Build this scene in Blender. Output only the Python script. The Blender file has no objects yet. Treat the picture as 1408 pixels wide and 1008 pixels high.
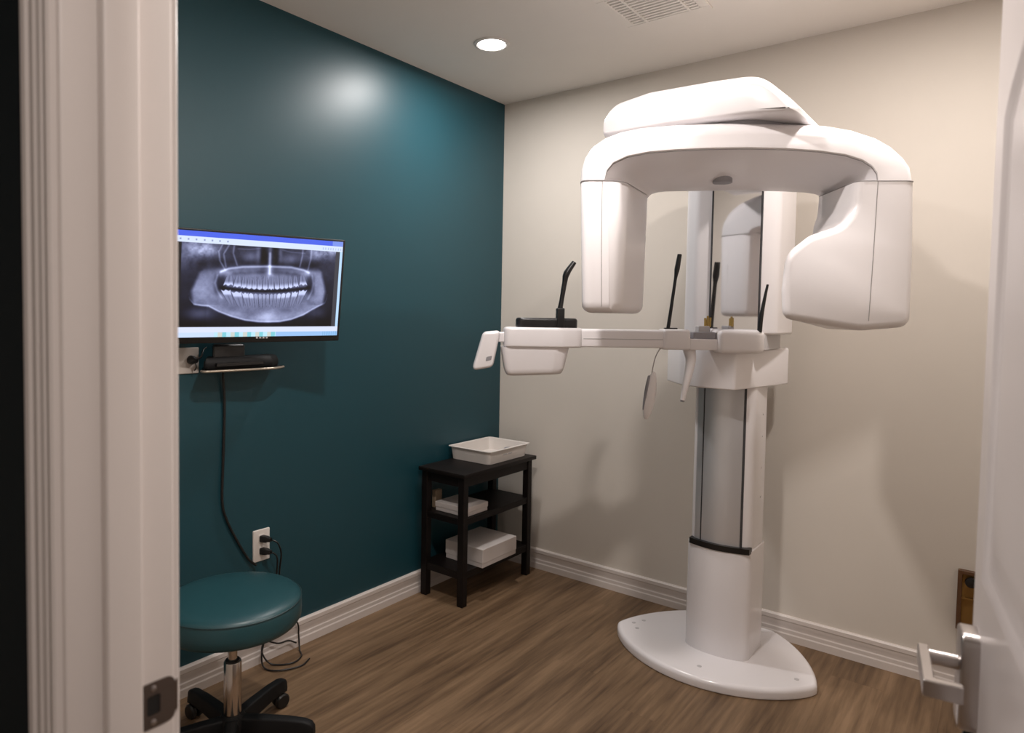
import bpy, bmesh, math, random
import numpy as np
from mathutils import Vector, Matrix
random.seed(7)
S = bpy.context.scene
COL = S.collection
PI = math.pi

# ---------------------------------------------------------------- camera
F_PX = 935.63
YAW, PITCH, ROLL = 0.67487, 0.04357, 0.01558
CAM = Vector((2.32103, -3.16431, 1.40493))
dv = Vector((-math.sin(YAW)*math.cos(PITCH), math.cos(YAW)*math.cos(PITCH), -math.sin(PITCH)))
r0 = Vector((math.cos(YAW), math.sin(YAW), 0)); u0 = r0.cross(dv)
rv = math.cos(ROLL)*r0 + math.sin(ROLL)*u0
uv = -math.sin(ROLL)*r0 + math.cos(ROLL)*u0
cam = bpy.data.cameras.new('camera'); cam_o = bpy.data.objects.new('camera', cam); COL.objects.link(cam_o)
cam.sensor_fit = 'HORIZONTAL'; cam.sensor_width = 36.0; cam.lens = 36.0*F_PX/1408.0
cam.shift_x = 54.88/1408.0; cam.shift_y = -30.2/1408.0
cam.clip_start = 0.02
M = Matrix.Identity(4)
for i in range(3):
    M[i][0] = rv[i]; M[i][1] = uv[i]; M[i][2] = -dv[i]; M[i][3] = CAM[i]
cam_o.matrix_world = M
cam.dof.use_dof = True; cam.dof.focus_distance = 2.7; cam.dof.aperture_fstop = 4.0
S.camera = cam_o

# ---------------------------------------------------------------- world, lights, exposure
W = bpy.data.worlds.new('world'); S.world = W; W.use_nodes = True
W.node_tree.nodes['Background'].inputs[0].default_value = (0.02, 0.02, 0.022, 1)
W.node_tree.nodes['Background'].inputs[1].default_value = 1.0
S.view_settings.view_transform = 'Standard'; S.view_settings.look = 'None'
S.view_settings.gamma = 1.0; S.view_settings.use_curve_mapping = False
S.view_settings.exposure = 0.42
LAMPS = [((0.465, -0.74), 11.0, (1.0, 0.96, 0.94)), ((2.14, -0.90), 13.5, (1.0, 0.92, 0.865)), ((1.42, -2.0), 17.0, (1.0, 0.93, 0.885))]  # third entry is an added fill light that lifts the lower walls
HALL_LAMP = ((2.70, -3.25), 15.0, (1.0, 0.91, 0.86))
CEIL = 2.6

# ---------------------------------------------------------------- materials
def mat(name, col, rough=0.5, metal=0.0, spec=0.5, var=0.0, vscale=6.0, bump=0.0, bscale=200.0, coat=0.0,
        trans=0.0, emit=None, estr=0.0):
    m = bpy.data.materials.new(name); m.use_nodes = True
    nt = m.node_tree; b = nt.nodes['Principled BSDF']
    b.inputs['Base Color'].default_value = (*col, 1)
    b.inputs['Roughness'].default_value = rough
    b.inputs['Metallic'].default_value = metal
    b.inputs['Specular IOR Level'].default_value = spec
    b.inputs['Coat Weight'].default_value = coat
    b.inputs['Coat Roughness'].default_value = 0.08
    b.inputs['Transmission Weight'].default_value = trans
    if emit:
        b.inputs['Emission Color'].default_value = (*emit, 1); b.inputs['Emission Strength'].default_value = estr
    tc = nt.nodes.new('ShaderNodeTexCoord')
    if var > 0:
        n = nt.nodes.new('ShaderNodeTexNoise'); n.inputs['Scale'].default_value = vscale; n.inputs['Detail'].default_value = 4
        nt.links.new(tc.outputs['Object'], n.inputs['Vector'])
        mx = nt.nodes.new('ShaderNodeMix'); mx.data_type = 'RGBA'
        mx.inputs[6].default_value = (*[c*(1-var) for c in col], 1)
        mx.inputs[7].default_value = (*[min(1, c*(1+var)) for c in col], 1)
        nt.links.new(n.outputs['Fac'], mx.inputs[0]); nt.links.new(mx.outputs[2], b.inputs['Base Color'])
    if bump > 0:
        n2 = nt.nodes.new('ShaderNodeTexNoise'); n2.inputs['Scale'].default_value = bscale
        nt.links.new(tc.outputs['Object'], n2.inputs['Vector'])
        bp = nt.nodes.new('ShaderNodeBump'); bp.inputs['Strength'].default_value = bump; bp.inputs['Distance'].default_value = 0.001
        nt.links.new(n2.outputs['Fac'], bp.inputs['Height']); nt.links.new(bp.outputs['Normal'], b.inputs['Normal'])
    return m

MT = {}
MT['teal'] = mat('teal_paint', (0.0088, 0.055, 0.073), 0.42, spec=0.5, var=0.04, bump=0.12, bscale=260)
MT['beige'] = mat('beige_paint', (0.63, 0.58, 0.52), 0.6, spec=0.3, var=0.02, bump=0.1, bscale=260)
MT['ceil'] = mat('ceiling_paint', (0.86, 0.81, 0.76), 0.8, spec=0.2, var=0.02, bump=0.1, bscale=180)
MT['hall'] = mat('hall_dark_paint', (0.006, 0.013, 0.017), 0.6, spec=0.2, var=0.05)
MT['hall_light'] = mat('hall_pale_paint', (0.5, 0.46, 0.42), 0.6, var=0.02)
MT['trim'] = mat('white_trim_paint', (0.66, 0.60, 0.565), 0.38, spec=0.4, var=0.03, vscale=3)
MT['door'] = mat('white_door_paint', (0.60, 0.55, 0.54), 0.32, spec=0.45, var=0.02, vscale=3)
MT['shell'] = mat('white_plastic_shell', (0.88, 0.85, 0.865), 0.28, spec=0.5, var=0.012, vscale=4, coat=0.15)
MT['shell2'] = mat('white_enamel', (0.84, 0.81, 0.825), 0.22, spec=0.5, var=0.015, vscale=5, coat=0.3)
MT['seam'] = mat('grey_seam', (0.30, 0.28, 0.28), 0.6)
MT['alu'] = mat('brushed_aluminium', (0.66, 0.66, 0.68), 0.30, metal=0.55, var=0.04, vscale=3)
MT['mirror'] = mat('mirror_glass', (0.78, 0.77, 0.78), 0.05, metal=1.0)
MT['black'] = mat('black_plastic', (0.010, 0.009, 0.009), 0.35, var=0.2, vscale=30)
MT['blackm'] = mat('matte_black_plastic', (0.0055, 0.0055, 0.006), 0.6, spec=0.25, var=0.15, vscale=20, bump=0.2, bscale=400)
MT['groove'] = mat('dark_groove', (0.05, 0.05, 0.055), 0.5)
MT['grey'] = mat('grey_plastic', (0.30, 0.29, 0.31), 0.45, var=0.05)
MT['greyl'] = mat('pale_grey_plastic', (0.52, 0.50, 0.51), 0.4, var=0.04)
MT['yellow'] = mat('yellow_plastic', (0.46, 0.31, 0.08), 0.4)
MT['tealsticker'] = mat('teal_print', (0.08, 0.26, 0.28), 0.5)
MT['white'] = mat('white_plastic', (0.74, 0.69, 0.65), 0.42, var=0.02)
MT['plate'] = mat('almond_plate', (0.52, 0.47, 0.43), 0.4, var=0.03)
MT['wood'] = mat('espresso_wood', (0.008, 0.0055, 0.005), 0.5, spec=0.25, var=0.3, vscale=12)
MT['paper'] = mat('white_carton', (0.62, 0.57, 0.55), 0.7, var=0.05, vscale=15)
MT['tan'] = mat('tan_carton', (0.30, 0.22, 0.15), 0.7, var=0.08)
MT['leather'] = mat('teal_vinyl', (0.012, 0.054, 0.064), 0.38, spec=0.5, var=0.08, vscale=18, bump=0.25, bscale=350)
MT['piping'] = mat('dark_teal_piping', (0.008, 0.03, 0.034), 0.5)
MT['chrome'] = mat('chrome', (0.55, 0.50, 0.46), 0.16, metal=1.0)
MT['steel'] = mat('satin_nickel', (0.50, 0.47, 0.46), 0.28, metal=1.0, var=0.03, vscale=20)
MT['bronze'] = mat('dark_nickel_strike', (0.17, 0.135, 0.115), 0.38, metal=0.9, var=0.08, vscale=30)
MT['brass'] = mat('aged_brass', (0.32, 0.19, 0.06), 0.35, metal=0.7, var=0.15, vscale=25)
MT['brown'] = mat('brown_wood_edge', (0.10, 0.045, 0.018), 0.5, var=0.2, vscale=30)
MT['hole'] = mat('dark_hole', (0.006, 0.005, 0.004), 0.8)
MT['glassrim'] = mat('pale_metal_rim', (0.42, 0.36, 0.29), 0.3, metal=0.6)
MT['blue'] = mat('blue_vinyl', (0.10, 0.22, 0.33), 0.5, var=0.08)
MT['lens'] = mat('lit_lens', (0.9, 0.9, 0.9), 0.4, emit=(1.0, 0.97, 0.94), estr=14.0)
MT['lenshall'] = mat('lit_hall_lens', (0.9, 0.9, 0.9), 0.4, emit=(1.0, 0.95, 0.9), estr=9.0)
MT['lamp_trim'] = mat('lamp_trim_white', (0.72, 0.68, 0.65), 0.4)

def floor_mat():
    m = bpy.data.materials.new('vinyl_wood_plank'); m.use_nodes = True
    nt = m.node_tree; b = nt.nodes['Principled BSDF']
    geo = nt.nodes.new('ShaderNodeNewGeometry'); oi = nt.nodes.new('ShaderNodeObjectInfo')
    sc = nt.nodes.new('ShaderNodeVectorMath'); sc.operation = 'MULTIPLY'; sc.inputs[1].default_value = (52, 3.0, 1)
    off = nt.nodes.new('ShaderNodeVectorMath'); off.operation = 'ADD'
    cmb = nt.nodes.new('ShaderNodeCombineXYZ')
    mul = nt.nodes.new('ShaderNodeMath'); mul.operation = 'MULTIPLY'; mul.inputs[1].default_value = 0.35
    nt.links.new(oi.outputs['Random'], mul.inputs[0])
    nt.links.new(mul.outputs[0], cmb.inputs[1]); nt.links.new(mul.outputs[0], cmb.inputs[2])
    nt.links.new(geo.outputs['Position'], sc.inputs[0]); nt.links.new(sc.outputs[0], off.inputs[0]); nt.links.new(cmb.outputs[0], off.inputs[1])
    n1 = nt.nodes.new('ShaderNodeTexNoise'); n1.inputs['Scale'].default_value = 1.0; n1.inputs['Detail'].default_value = 7; n1.inputs['Roughness'].default_value = 0.62
    nt.links.new(off.outputs[0], n1.inputs['Vector'])
    sc2 = nt.nodes.new('ShaderNodeVectorMath'); sc2.operation = 'MULTIPLY'; sc2.inputs[1].default_value = (0.22, 0.34, 1)
    nt.links.new(off.outputs[0], sc2.inputs[0])
    n2 = nt.nodes.new('ShaderNodeTexNoise'); n2.inputs['Scale'].default_value = 1.0; n2.inputs['Detail'].default_value = 3
    nt.links.new(sc2.outputs[0], n2.inputs['Vector'])
    ad = nt.nodes.new('ShaderNodeMath'); ad.operation = 'MULTIPLY_ADD'; ad.inputs[1].default_value = 0.48
    nt.links.new(n2.outputs['Fac'], ad.inputs[0])
    m1 = nt.nodes.new('ShaderNodeMath'); m1.operation = 'MULTIPLY'; m1.inputs[1].default_value = 0.52
    nt.links.new(n1.outputs['Fac'], m1.inputs[0]); nt.links.new(m1.outputs[0], ad.inputs[2])
    cr = nt.nodes.new('ShaderNodeValToRGB')
    e = cr.color_ramp.elements
    e[0].position = 0.35; e[0].color = (0.078, 0.045, 0.024, 1)
    e[1].position = 0.65; e[1].color = (0.250, 0.160, 0.092, 1)
    k = e.new(0.5); k.color = (0.162, 0.100, 0.055, 1)
    nt.links.new(ad.outputs[0], cr.inputs[0])
    nt.links.new(cr.outputs[0], b.inputs['Base Color'])
    b.inputs['Roughness'].default_value = 0.48; b.inputs['Specular IOR Level'].default_value = 0.35
    bp = nt.nodes.new('ShaderNodeBump'); bp.inputs['Strength'].default_value = 0.15; bp.inputs['Distance'].default_value = 0.001
    nt.links.new(n1.outputs['Fac'], bp.inputs['Height']); nt.links.new(bp.outputs['Normal'], b.inputs['Normal'])
    return m
MT['plank'] = floor_mat()

# ---------------------------------------------------------------- mesh helpers (all coordinates are world metres)
def empty(name, loc, label, cat, group=None):
    o = bpy.data.objects.new(name, None); COL.objects.link(o); o.location = loc
    o.empty_display_size = 0.05
    o['label'] = label; o['category'] = cat
    if group: o['group'] = group
    return o
def root_loc(p):
    l = Vector((0, 0, 0))
    while p is not None:
        l += p.location; p = p.parent
    return l
def link_mesh(name, me, m, parent=None, angle=35, **props):
    o = bpy.data.objects.new(name, me); COL.objects.link(o)
    me.materials.append(MT[m])
    if parent is not None:
        me.transform(Matrix.Translation(-root_loc(parent))); o.parent = parent
    if angle:
        for p in me.polygons: p.use_smooth = True
        me.set_sharp_from_angle(angle=math.radians(angle))
    for k, v in props.items(): o[k] = v
    return o
def vf(name, verts, faces, m, parent=None, angle=35, **props):
    me = bpy.data.meshes.new(name); me.from_pydata([tuple(v) for v in verts], [], faces); me.update()
    bm = bmesh.new(); bm.from_mesh(me); bmesh.ops.recalc_face_normals(bm, faces=bm.faces); bm.to_mesh(me); bm.free()
    return link_mesh(name, me, m, parent, angle, **props)
def bm_obj(name, bm, m, parent=None, angle=35, **props):
    bmesh.ops.recalc_face_normals(bm, faces=bm.faces)
    me = bpy.data.meshes.new(name); bm.to_mesh(me); bm.free()
    return link_mesh(name, me, m, parent, angle, **props)
def bm_box(bm, x0, x1, y0, y1, z0, z1, bev=0.0, seg=2):
    vs = [bm.verts.new((x, y, z)) for x in (x0, x1) for y in (y0, y1) for z in (z0, z1)]
    fs = [(0, 1, 3, 2), (4, 6, 7, 5), (0, 4, 5, 1), (2, 3, 7, 6), (0, 2, 6, 4), (1, 5, 7, 3)]
    fc = [bm.faces.new([vs[i] for i in f]) for f in fs]
    if bev > 0:
        es = list({e for f in fc for e in f.edges})
        bmesh.ops.bevel(bm, geom=es, offset=bev, segments=seg, profile=0.5, affect='EDGES')
def box(name, x0, x1, y0, y1, z0, z1, m, parent=None, bev=0.0, seg=2, **props):
    bm = bmesh.new(); bm_box(bm, x0, x1, y0, y1, z0, z1, bev, seg)
    return bm_obj(name, bm, m, parent, 35 if bev else 0, **props)
def loft_vf(secs, caps=True, closed=False):
    n = len(secs[0]); v = [p for s in secs for p in s]; f = []
    k = len(secs)
    for i in range(k - 1 if not closed else k):
        a = i*n; b = ((i+1) % k)*n
        for j in range(n):
            j2 = (j+1) % n
            f.append((a+j, a+j2, b+j2, b+j))
    if caps and not closed:
        f.append(tuple(range(n))[::-1]); f.append(tuple(range((k-1)*n, k*n)))
    return v, f
def loft(name, secs, m, parent=None, angle=35, caps=True, closed=False, **props):
    v, f = loft_vf(secs, caps, closed)
    return vf(name, v, f, m, parent, angle, **props)
def area2(p):
    return sum(p[i][0]*p[(i+1) % len(p)][1] - p[(i+1) % len(p)][0]*p[i][1] for i in range(len(p)))
def inset(poly, d):
    n = len(poly); sg = 1 if area2(poly) > 0 else -1; out = []
    for i in range(n):
        a = Vector(poly[i-1]); b = Vector(poly[i]); c = Vector(poly[(i+1) % n])
        e1 = (b-a); e2 = (c-b)
        if e1.length < 1e-9: e1 = e2
        if e2.length < 1e-9: e2 = e1
        e1.normalize(); e2.normalize()
        n1 = Vector((-e1.y, e1.x))*sg; n2 = Vector((-e2.y, e2.x))*sg
        nn = n1+n2
        if nn.length < 1e-6: nn = n1
        nn.normalize(); c_ = max(0.5, nn.dot(n1))
        q = b + nn*(d/c_); out.append((q.x, q.y))
    return out
def rounded(pts, rad, seg=5):
    """polygon with rounded corners; pts [(x,y)] or [(x,y,r)]"""
    n = len(pts); out = []
    for i in range(n):
        p = pts[i]; r = p[2] if len(p) > 2 else rad
        a = Vector(pts[i-1][:2]); b = Vector(p[:2]); c = Vector(pts[(i+1) % n][:2])
        d1 = (a-b); d2 = (c-b); l1 = d1.length; l2 = d2.length
        d1.normalize(); d2.normalize()
        ang = math.acos(max(-1, min(1, d1.dot(d2))))
        if r <= 0 or ang > PI-0.02: out.append((b.x, b.y)); continue
        t = min(r/math.tan(ang/2), l1*0.49, l2*0.49)
        p1 = b+d1*t; p2 = b+d2*t
        for k in range(seg+1):
            s = k/seg
            q = p1*(1-s)**2 + b*2*s*(1-s) + p2*s*s
            out.append((q.x, q.y))
    return out
def resample(poly, n):
    p = [Vector(q) for q in poly]; L = [0]
    for i in range(len(p)): L.append(L[-1] + (p[(i+1) % len(p)]-p[i]).length)
    out = []; j = 0
    for k in range(n):
        t = L[-1]*k/n
        while L[j+1] < t: j += 1
        s = (t-L[j])/max(1e-9, L[j+1]-L[j])
        q = p[j].lerp(p[(j+1) % len(p)], s); out.append((q.x, q.y))
    return out
def prism_secs(poly, a0, a1, r0_, r1_, put, seg=4):
    """stack of insets of poly from a0 to a1, ends rounded by r0_/r1_; put(x,y,a)->3d"""
    secs = []
    if r0_ > 0:
        for k in range(seg):
            t = k/seg*PI/2
            secs.append([put(x, y, a0 + r0_*(1-math.cos(t))) for x, y in inset(poly, r0_*(1-math.sin(t)))])
    secs.append([put(x, y, a0+r0_) for x, y in poly])
    secs.append([put(x, y, a1-r1_) for x, y in poly])
    if r1_ > 0:
        for k in range(1, seg+1):
            t = k/seg*PI/2
            secs.append([put(x, y, a1 - r1_ + r1_*math.sin(t)) for x, y in inset(poly, r1_*(1-math.cos(t)))])
    return secs
def zprism(name, poly, z0, z1, m, parent=None, r0_=0.0, r1_=0.0, angle=35, seg=4, **props):
    return loft(name, prism_secs(poly, z0, z1, r0_, r1_, lambda x, y, a: (x, y, a), seg), m, parent, angle, **props)
def tube_vf(path, rad, n=10, flat=1.0, flat_dir=None):
    P = [Vector(p) for p in path]; v = []; f = []
    R = rad if isinstance(rad, (list, tuple)) else [rad]*len(P)
    up = None
    for i, p in enumerate(P):
        t = (P[min(i+1, len(P)-1)] - P[max(i-1, 0)]).normalized()
        if up is None:
            ref = Vector(flat_dir) if flat_dir is not None else (Vector((0, 0, 1)) if abs(t.z) < 0.9 else Vector((1, 0, 0)))
            up = ref
        a = (up - t*up.dot(t))
        if a.length < 1e-6: a = t.orthogonal()
        a.normalize(); up = a; b = t.cross(a)
        for k in range(n):
            q = 2*PI*k/n
            v.append(p + a*math.cos(q)*R[i] + b*math.sin(q)*R[i]*flat)
    for i in range(len(P)-1):
        for k in range(n):
            k2 = (k+1) % n
            f.append((i*n+k, i*n+k2, (i+1)*n+k2, (i+1)*n+k))
    f.append(tuple(range(n))[::-1]); f.append(tuple(range((len(P)-1)*n, len(P)*n)))
    return v, f
def spline(pts, n=8):
    P = [Vector(p) for p in pts]; P = [2*P[0]-P[1]] + P + [2*P[-1]-P[-2]]; out = []
    for i in range(1, len(P)-2):
        for k in range(n):
            t = k/n; a, b, c, d = P[i-1:i+3]
            out.append(0.5*((2*b) + (c-a)*t + (2*a-5*b+4*c-d)*t*t + (-a+3*b-3*c+d)*t**3))
    out.append(P[-2]); return out
def tube(name, path, rad, m, parent=None, n=10, flat=1.0, flat_dir=None, **props):
    v, f = tube_vf(path, rad, n, flat, flat_dir); return vf(name, v, f, m, parent, 50, **props)
def lathe(name, prof, cx, cy, m, parent=None, n=40, angle=35, axis=None, **props):
    """prof [(r,z)] revolved about the vertical through cx,cy (or about axis=(origin,dir))"""
    v = []; f = []
    if axis:
        o = Vector(axis[0]); d = Vector(axis[1]).normalized(); a = d.orthogonal().normalized(); b = d.cross(a)
    for r, z in prof:
        for k in range(n):
            q = 2*PI*k/n
            if axis: v.append(o + d*z + a*r*math.cos(q) + b*r*math.sin(q))
            else: v.append((cx + r*math.cos(q), cy + r*math.sin(q), z))
    for i in range(len(prof)-1):
        for k in range(n):
            k2 = (k+1) % n
            f.append((i*n+k, i*n+k2, (i+1)*n+k2, (i+1)*n+k))
    f.append(tuple(range(n))[::-1]); f.append(tuple(range((len(prof)-1)*n, len(prof)*n)))
    return vf(name, v, f, m, parent, angle, **props)
def struct(o): o['kind'] = 'structure'; return o

# ---------------------------------------------------------------- room shell
XR = 2.95                      # right wall of the room
YF, YH = -2.735, -2.862        # room face and hall face of the doorway wall
JX0, JX1 = 1.50, 2.46          # door opening
HALLY = -4.45; HX0, HX1 = 0.2, 3.6
DOORH = 2.06
struct(box('wall_left', -0.12, 0.0, YF, 0.0, 0, CEIL, 'teal'))
struct(box('wall_back', -0.12, XR+0.12, 0.0, 0.12, 0, CEIL, 'beige'))
struct(box('wall_right', XR, XR+0.12, YF, 0.0, 0, CEIL, 'beige'))
def doorway_wall(name, y0, y1, m, x0, x1):
    bm = bmesh.new()
    bm_box(bm, x0, JX0-0.02, y0, y1, 0, CEIL)
    bm_box(bm, JX1+0.02, x1, y0, y1, 0, CEIL)
    bm_box(bm, JX0-0.02, JX1+0.02, y0, y1, DOORH+0.02, CEIL)
    return struct(bm_obj(name, bm, m, None, 0))
doorway_wall('wall_front', YF-0.06, YF, 'beige', -0.12, XR+0.12)
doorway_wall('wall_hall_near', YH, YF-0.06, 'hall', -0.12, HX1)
struct(box('wall_hall_far', -0.12, HX1, HALLY-0.1, HALLY, 0, CEIL, 'hall_light'))
struct(box('wall_hall_left', -0.12, -0.02, HALLY, YH, 0, CEIL, 'hall_light'))
struct(box('wall_hall_right', HX1, HX1+0.1, HALLY, YF, 0, CEIL, 'hall_light'))
struct(box('ceiling', -0.12, XR+0.12, YF-0.06, 0.12, CEIL, CEIL+0.1, 'ceil'))
struct(box('ceiling_hall', -0.12, HX1+0.1, HALLY-0.1, YF-0.06, CEIL, CEIL+0.1, 'ceil'))

# floor: a slab and the planks laid on it
floor = struct(box('floor', -0.12, XR+0.12, HALLY-0.1, 0.12, -0.06, -0.004, 'brown'))
PW, PL = 0.18, 1.22
plank_mesh = None
i = 0; x = 0.0
ends = []
while x < XR - 0.01:
    w = min(PW, XR-x); y = -0.0 - (0.0 if i == 0 else 0)
    start = [0.35, 0.95, 0.6, 1.15, 0.2, 0.8][i % 6]
    ys = [0.0, -start]
    while ys[-1] > -4.1: ys.append(ys[-1]-PL)
    for a, b in zip(ys[:-1], ys[1:]):
        b = max(b, HALLY)
        box('plank', x+0.0001, x+w-0.0001, b+0.0001, a-0.0001, -0.004, 0.0, 'plank', floor)
    x += PW; i += 1

# baseboards: moulded profile swept along the wall
BB = [(0, 0), (0.015, 0), (0.015, 0.030), (0.0125, 0.036), (0.0125, 0.050), (0.0105, 0.055), (0.0105, 0.068), (0.012, 0.073), (0.012, 0.086), (0.0145, 0.089), (0.0145, 0.105), (0.009, 0.111), (0, 0.111)]
def baseboard(name, fn, t0, t1):
    secs = [[fn(d, t, z) for d, z in BB] for t in (t0, t1)]
    return struct(loft(name, secs, 'trim', None, 20))
baseboard('baseboard_left', lambda d, t, z: (d, t, z), YF, -0.0151)
baseboard('baseboard_back', lambda d, t, z: (t, -d, z), 0.0, XR)
baseboard('baseboard_right', lambda d, t, z: (XR-d, t, z), YF+0.01, -0.0151)
baseboard('baseboard_front', lambda d, t, z: (t, YF+d, z), 0.0151, JX0-0.075)

# ---------------------------------------------------------------- doorway: jambs, stop, casings, strike plate
frame = struct(bpy.data.objects.new('trim_1', None)); COL.objects.link(frame); frame.location = (JX0, YH, 0)
frame['label'] = 'white painted wooden door frame on the near left'
box('jamb', JX0-0.02, JX0, YH, YF, 0, DOORH, 'trim', frame, 0.003, 3)
box('jamb', JX1, JX1+0.02, YH, YF, 0, DOORH, 'trim', frame, 0.003, 3)
box('head_jamb', JX0-0.02, JX1+0.02, YH, YF, DOORH, DOORH+0.02, 'trim', frame, 0.002)
SY0, SY1 = -2.823, -2.782
box('door_stop', JX0, JX0+0.017, SY0, SY1, 0, DOORH-0.011, 'trim', frame, 0.003, 3)
box('door_stop', JX1-0.011, JX1, SY0, SY1, 0, DOORH-0.011, 'trim', frame, 0.003, 3)
box('door_stop', JX0, JX1, SY0, SY1, DOORH-0.011, DOORH, 'trim', frame, 0.002)
# casing profile: (distance outward from opening edge, thickness from wall)
CP = [(0.0, 0.0), (0.0, 0.007), (0.003, 0.010), (0.010, 0.010), (0.013, 0.0075), (0.016, 0.011), (0.022, 0.012), (0.025, 0.0095), (0.029, 0.0135), (0.037, 0.014), (0.040, 0.0115), (0.044, 0.0165), (0.052, 0.018), (0.057, 0.016), (0.058, 0.0)]
def casing(xe, sgn, yw, ysgn):
    secs = [[(xe+sgn*d, yw+ysgn*t, z) for d, t in CP] for z in (0, DOORH+0.06)]
    return loft('casing', secs, 'trim', frame, 25)
casing(JX0-0.006, -1, YH, -1); casing(JX1+0.006, 1, YH, -1)
casing(JX0-0.004, -1, YF, 1)
secs = [[(x_, YH-t, DOORH+0.006+d) for d, t in CP] for x_ in (JX0-0.064, JX1+0.064)]
loft('casing', secs, 'trim', frame, 25)
# strike plate on the jamb
HZ = 0.914
sp_out = rounded([(-2.778, HZ-0.029, .005), (-2.735, HZ-0.029, .012), (-2.735, HZ+0.029, .012), (-2.778, HZ+0.029, .005)], 0.006, 4)
hole = rounded([(-2.771, HZ-0.0125), (-2.754, HZ-0.0125), (-2.754, HZ+0.0125), (-2.771, HZ+0.0125)], 0.003, 3)
def strike():
    n = 48
    o = resample(sp_out, n); h = resample(hole, n)
    # align start
    k = min(range(n), key=lambda q: (h[q][0]-o[0][0])**2+(h[q][1]-o[0][1])**2); h = h[k:]+h[:k]
    x1 = JX0+0.0016; v = []; f = []
    for ring, x_ in ((o, JX0+0.0002), (o, x1), (h, x1), (h, JX0+0.0002)):
        v += [(x_, a, b) for a, b in ring]
    for s in range(3):
        for j in range(n):
            j2 = (j+1) % n; f.append((s*n+j, s*n+j2, (s+1)*n+j2, (s+1)*n+j))
    return vf('strike_plate', v, f, 'bronze', frame, 30)
sp = strike(); sp['label'] = 'dark nickel strike plate'
box('latch_hole', JX0+0.0001, JX0+0.0004, -2.772, -2.753, HZ-0.0135, HZ+0.0135, 'hole', sp)
for s in (-1, 1):
    lathe('screw', [(0.0036, 0), (0.0036, 0.0014), (0.0022, 0.0022)], 0, 0, 'steel', sp, 14, axis=((JX0+0.0012, -2.763, HZ+s*0.0215), (1, 0, 0)))
# rolled lip of the strike plate past the jamb edge
secs = []
for k in range(5):
    t = k/4*PI/2.6; secs.append([(JX0+0.0016-0.006*(1-math.cos(t)), -2.737+0.008*math.sin(t), HZ-0.019), (JX0+0.0016-0.006*(1-math.cos(t)), -2.737+0.008*math.sin(t), HZ+0.019), (JX0+0.0002-0.006*(1-math.cos(t)), -2.737+0.007*math.sin(t), HZ+0.019), (JX0+0.0002-0.006*(1-math.cos(t)), -2.737+0.007*math.sin(t), HZ-0.019)])
loft('strike_lip', secs, 'bronze', sp, 40)

# ---------------------------------------------------------------- door, swung into the room
PH = math.radians(8.55)
pin = Vector((JX1, YF, 0)); Dd = Vector((-math.sin(PH), math.cos(PH), 0)); Nd = Vector((-math.cos(PH), -math.sin(PH), 0))
hc = pin + Nd*0.036
DW = 0.95
def dp(s, z, o=0.0): p = hc + Dd*s + Nd*o; return (p.x, p.y, z)
door = struct(bpy.data.objects.new('door_1', None)); COL.objects.link(door); door.location = (pin.x, pin.y, 0)
door['label'] = 'white panelled door swung open at the right edge'
secs = prism_secs([(0.003, 0.012), (DW, 0.012), (DW, DOORH-0.015), (0.003, DOORH-0.015)], -0.036, 0.0, 0.002, 0.002, lambda s, z, o: dp(s, z, o), 2)
loft('door_slab', secs, 'door', door, 30)
def panel(s0, s1, z0, z1, arch):
    out = [(s0, z0), (s1, z0)]
    if arch:
        n = 14
        for k in range(n+1):
            t = k/n; s = s1+(s0-s1)*t; out.append((s, z1 + arch*math.sin(PI*t)**0.8))
    else: out += [(s1, z1), (s0, z1)]
    for side in (1, -1):
        base = 0.0 if side == 1 else -0.036
        put = lambda s, z, o: dp(s, z, base + side*o)
        prof = [(0.0, -0.001), (0.0, 0.004), (0.006, 0.008), (0.012, 0.007), (0.018, 0.0025), (0.024, 0.0015), (0.030, -0.001)]
        rings = [[put(s, z, o) for s, z in inset(out, d)] for d, o in prof]
        mo = loft('panel_moulding', rings, 'door', door, 40, caps=False, closed=True)
        inn = inset(out, 0.045)
        rings = [[put(s, z, o) for s, z in inset(inn, d)] for d, o in ((0, -0.001), (0.0, 0.001), (0.03, 0.006), (0.034, 0.006))]
        loft('raised_panel', rings, 'door', door, 30)
panel(0.125, DW-0.125, 1.02, 1.70, 0.11)
panel(0.125, DW-0.125, 0.24, 0.76, 0)
# lever set
LZ = 0.852; LS = DW-0.062
def lock_set(side):
    b0 = 0.0 if side == 1 else -0.036
    g = lambda s, z, o: dp(s, z, b0 + side*o)
    tall = 0.076
    esc = rounded([(LS-0.033, LZ-tall, .018), (LS+0.033, LZ-tall, .018), (LS+0.033, LZ+tall, .018), (LS-0.033, LZ+tall, .018)], 0.018, 5)
    e = loft('escutcheon', prism_secs(esc, 0.0, 0.024, 0, 0.004, g, 3), 'steel', door, 35)
    h = Vector(g(LS, LZ+0.02, 0.0)); nn = Nd*side
    path = [h + nn*0.022, h + nn*0.045, h + nn*0.064]
    st = tube('lever_neck', path, 0.0115, 'steel', door, 16)
    # flat square grip that runs toward the hinge side and returns to the door
    z0, z1 = LZ+0.008, LZ+0.033
    prof = [(LS+0.013, 0.062), (LS+0.013, 0.077), (LS-0.120, 0.077), (LS-0.120, 0.028), (LS-0.106, 0.028), (LS-0.106, 0.062)]
    prof = rounded([(a, b_, 0.003) for a, b_ in prof], 0.003, 3)
    secs = [[g(s, z, o) for s, o in q] for q, z in ((inset(prof, .0015), z0), (prof, z0+.0015), (prof, z1-.0015), (inset(prof, .0015), z1))]
    loft('lever_handle', secs, 'steel', door, 35)
    lathe('turn_button', [(0.008, 0), (0.008, 0.012), (0.006, 0.014)], 0, 0, 'black', door, 16, axis=(g(LS, LZ-0.095, 0.0), nn))
lock_set(1); lock_set(-1)
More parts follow.
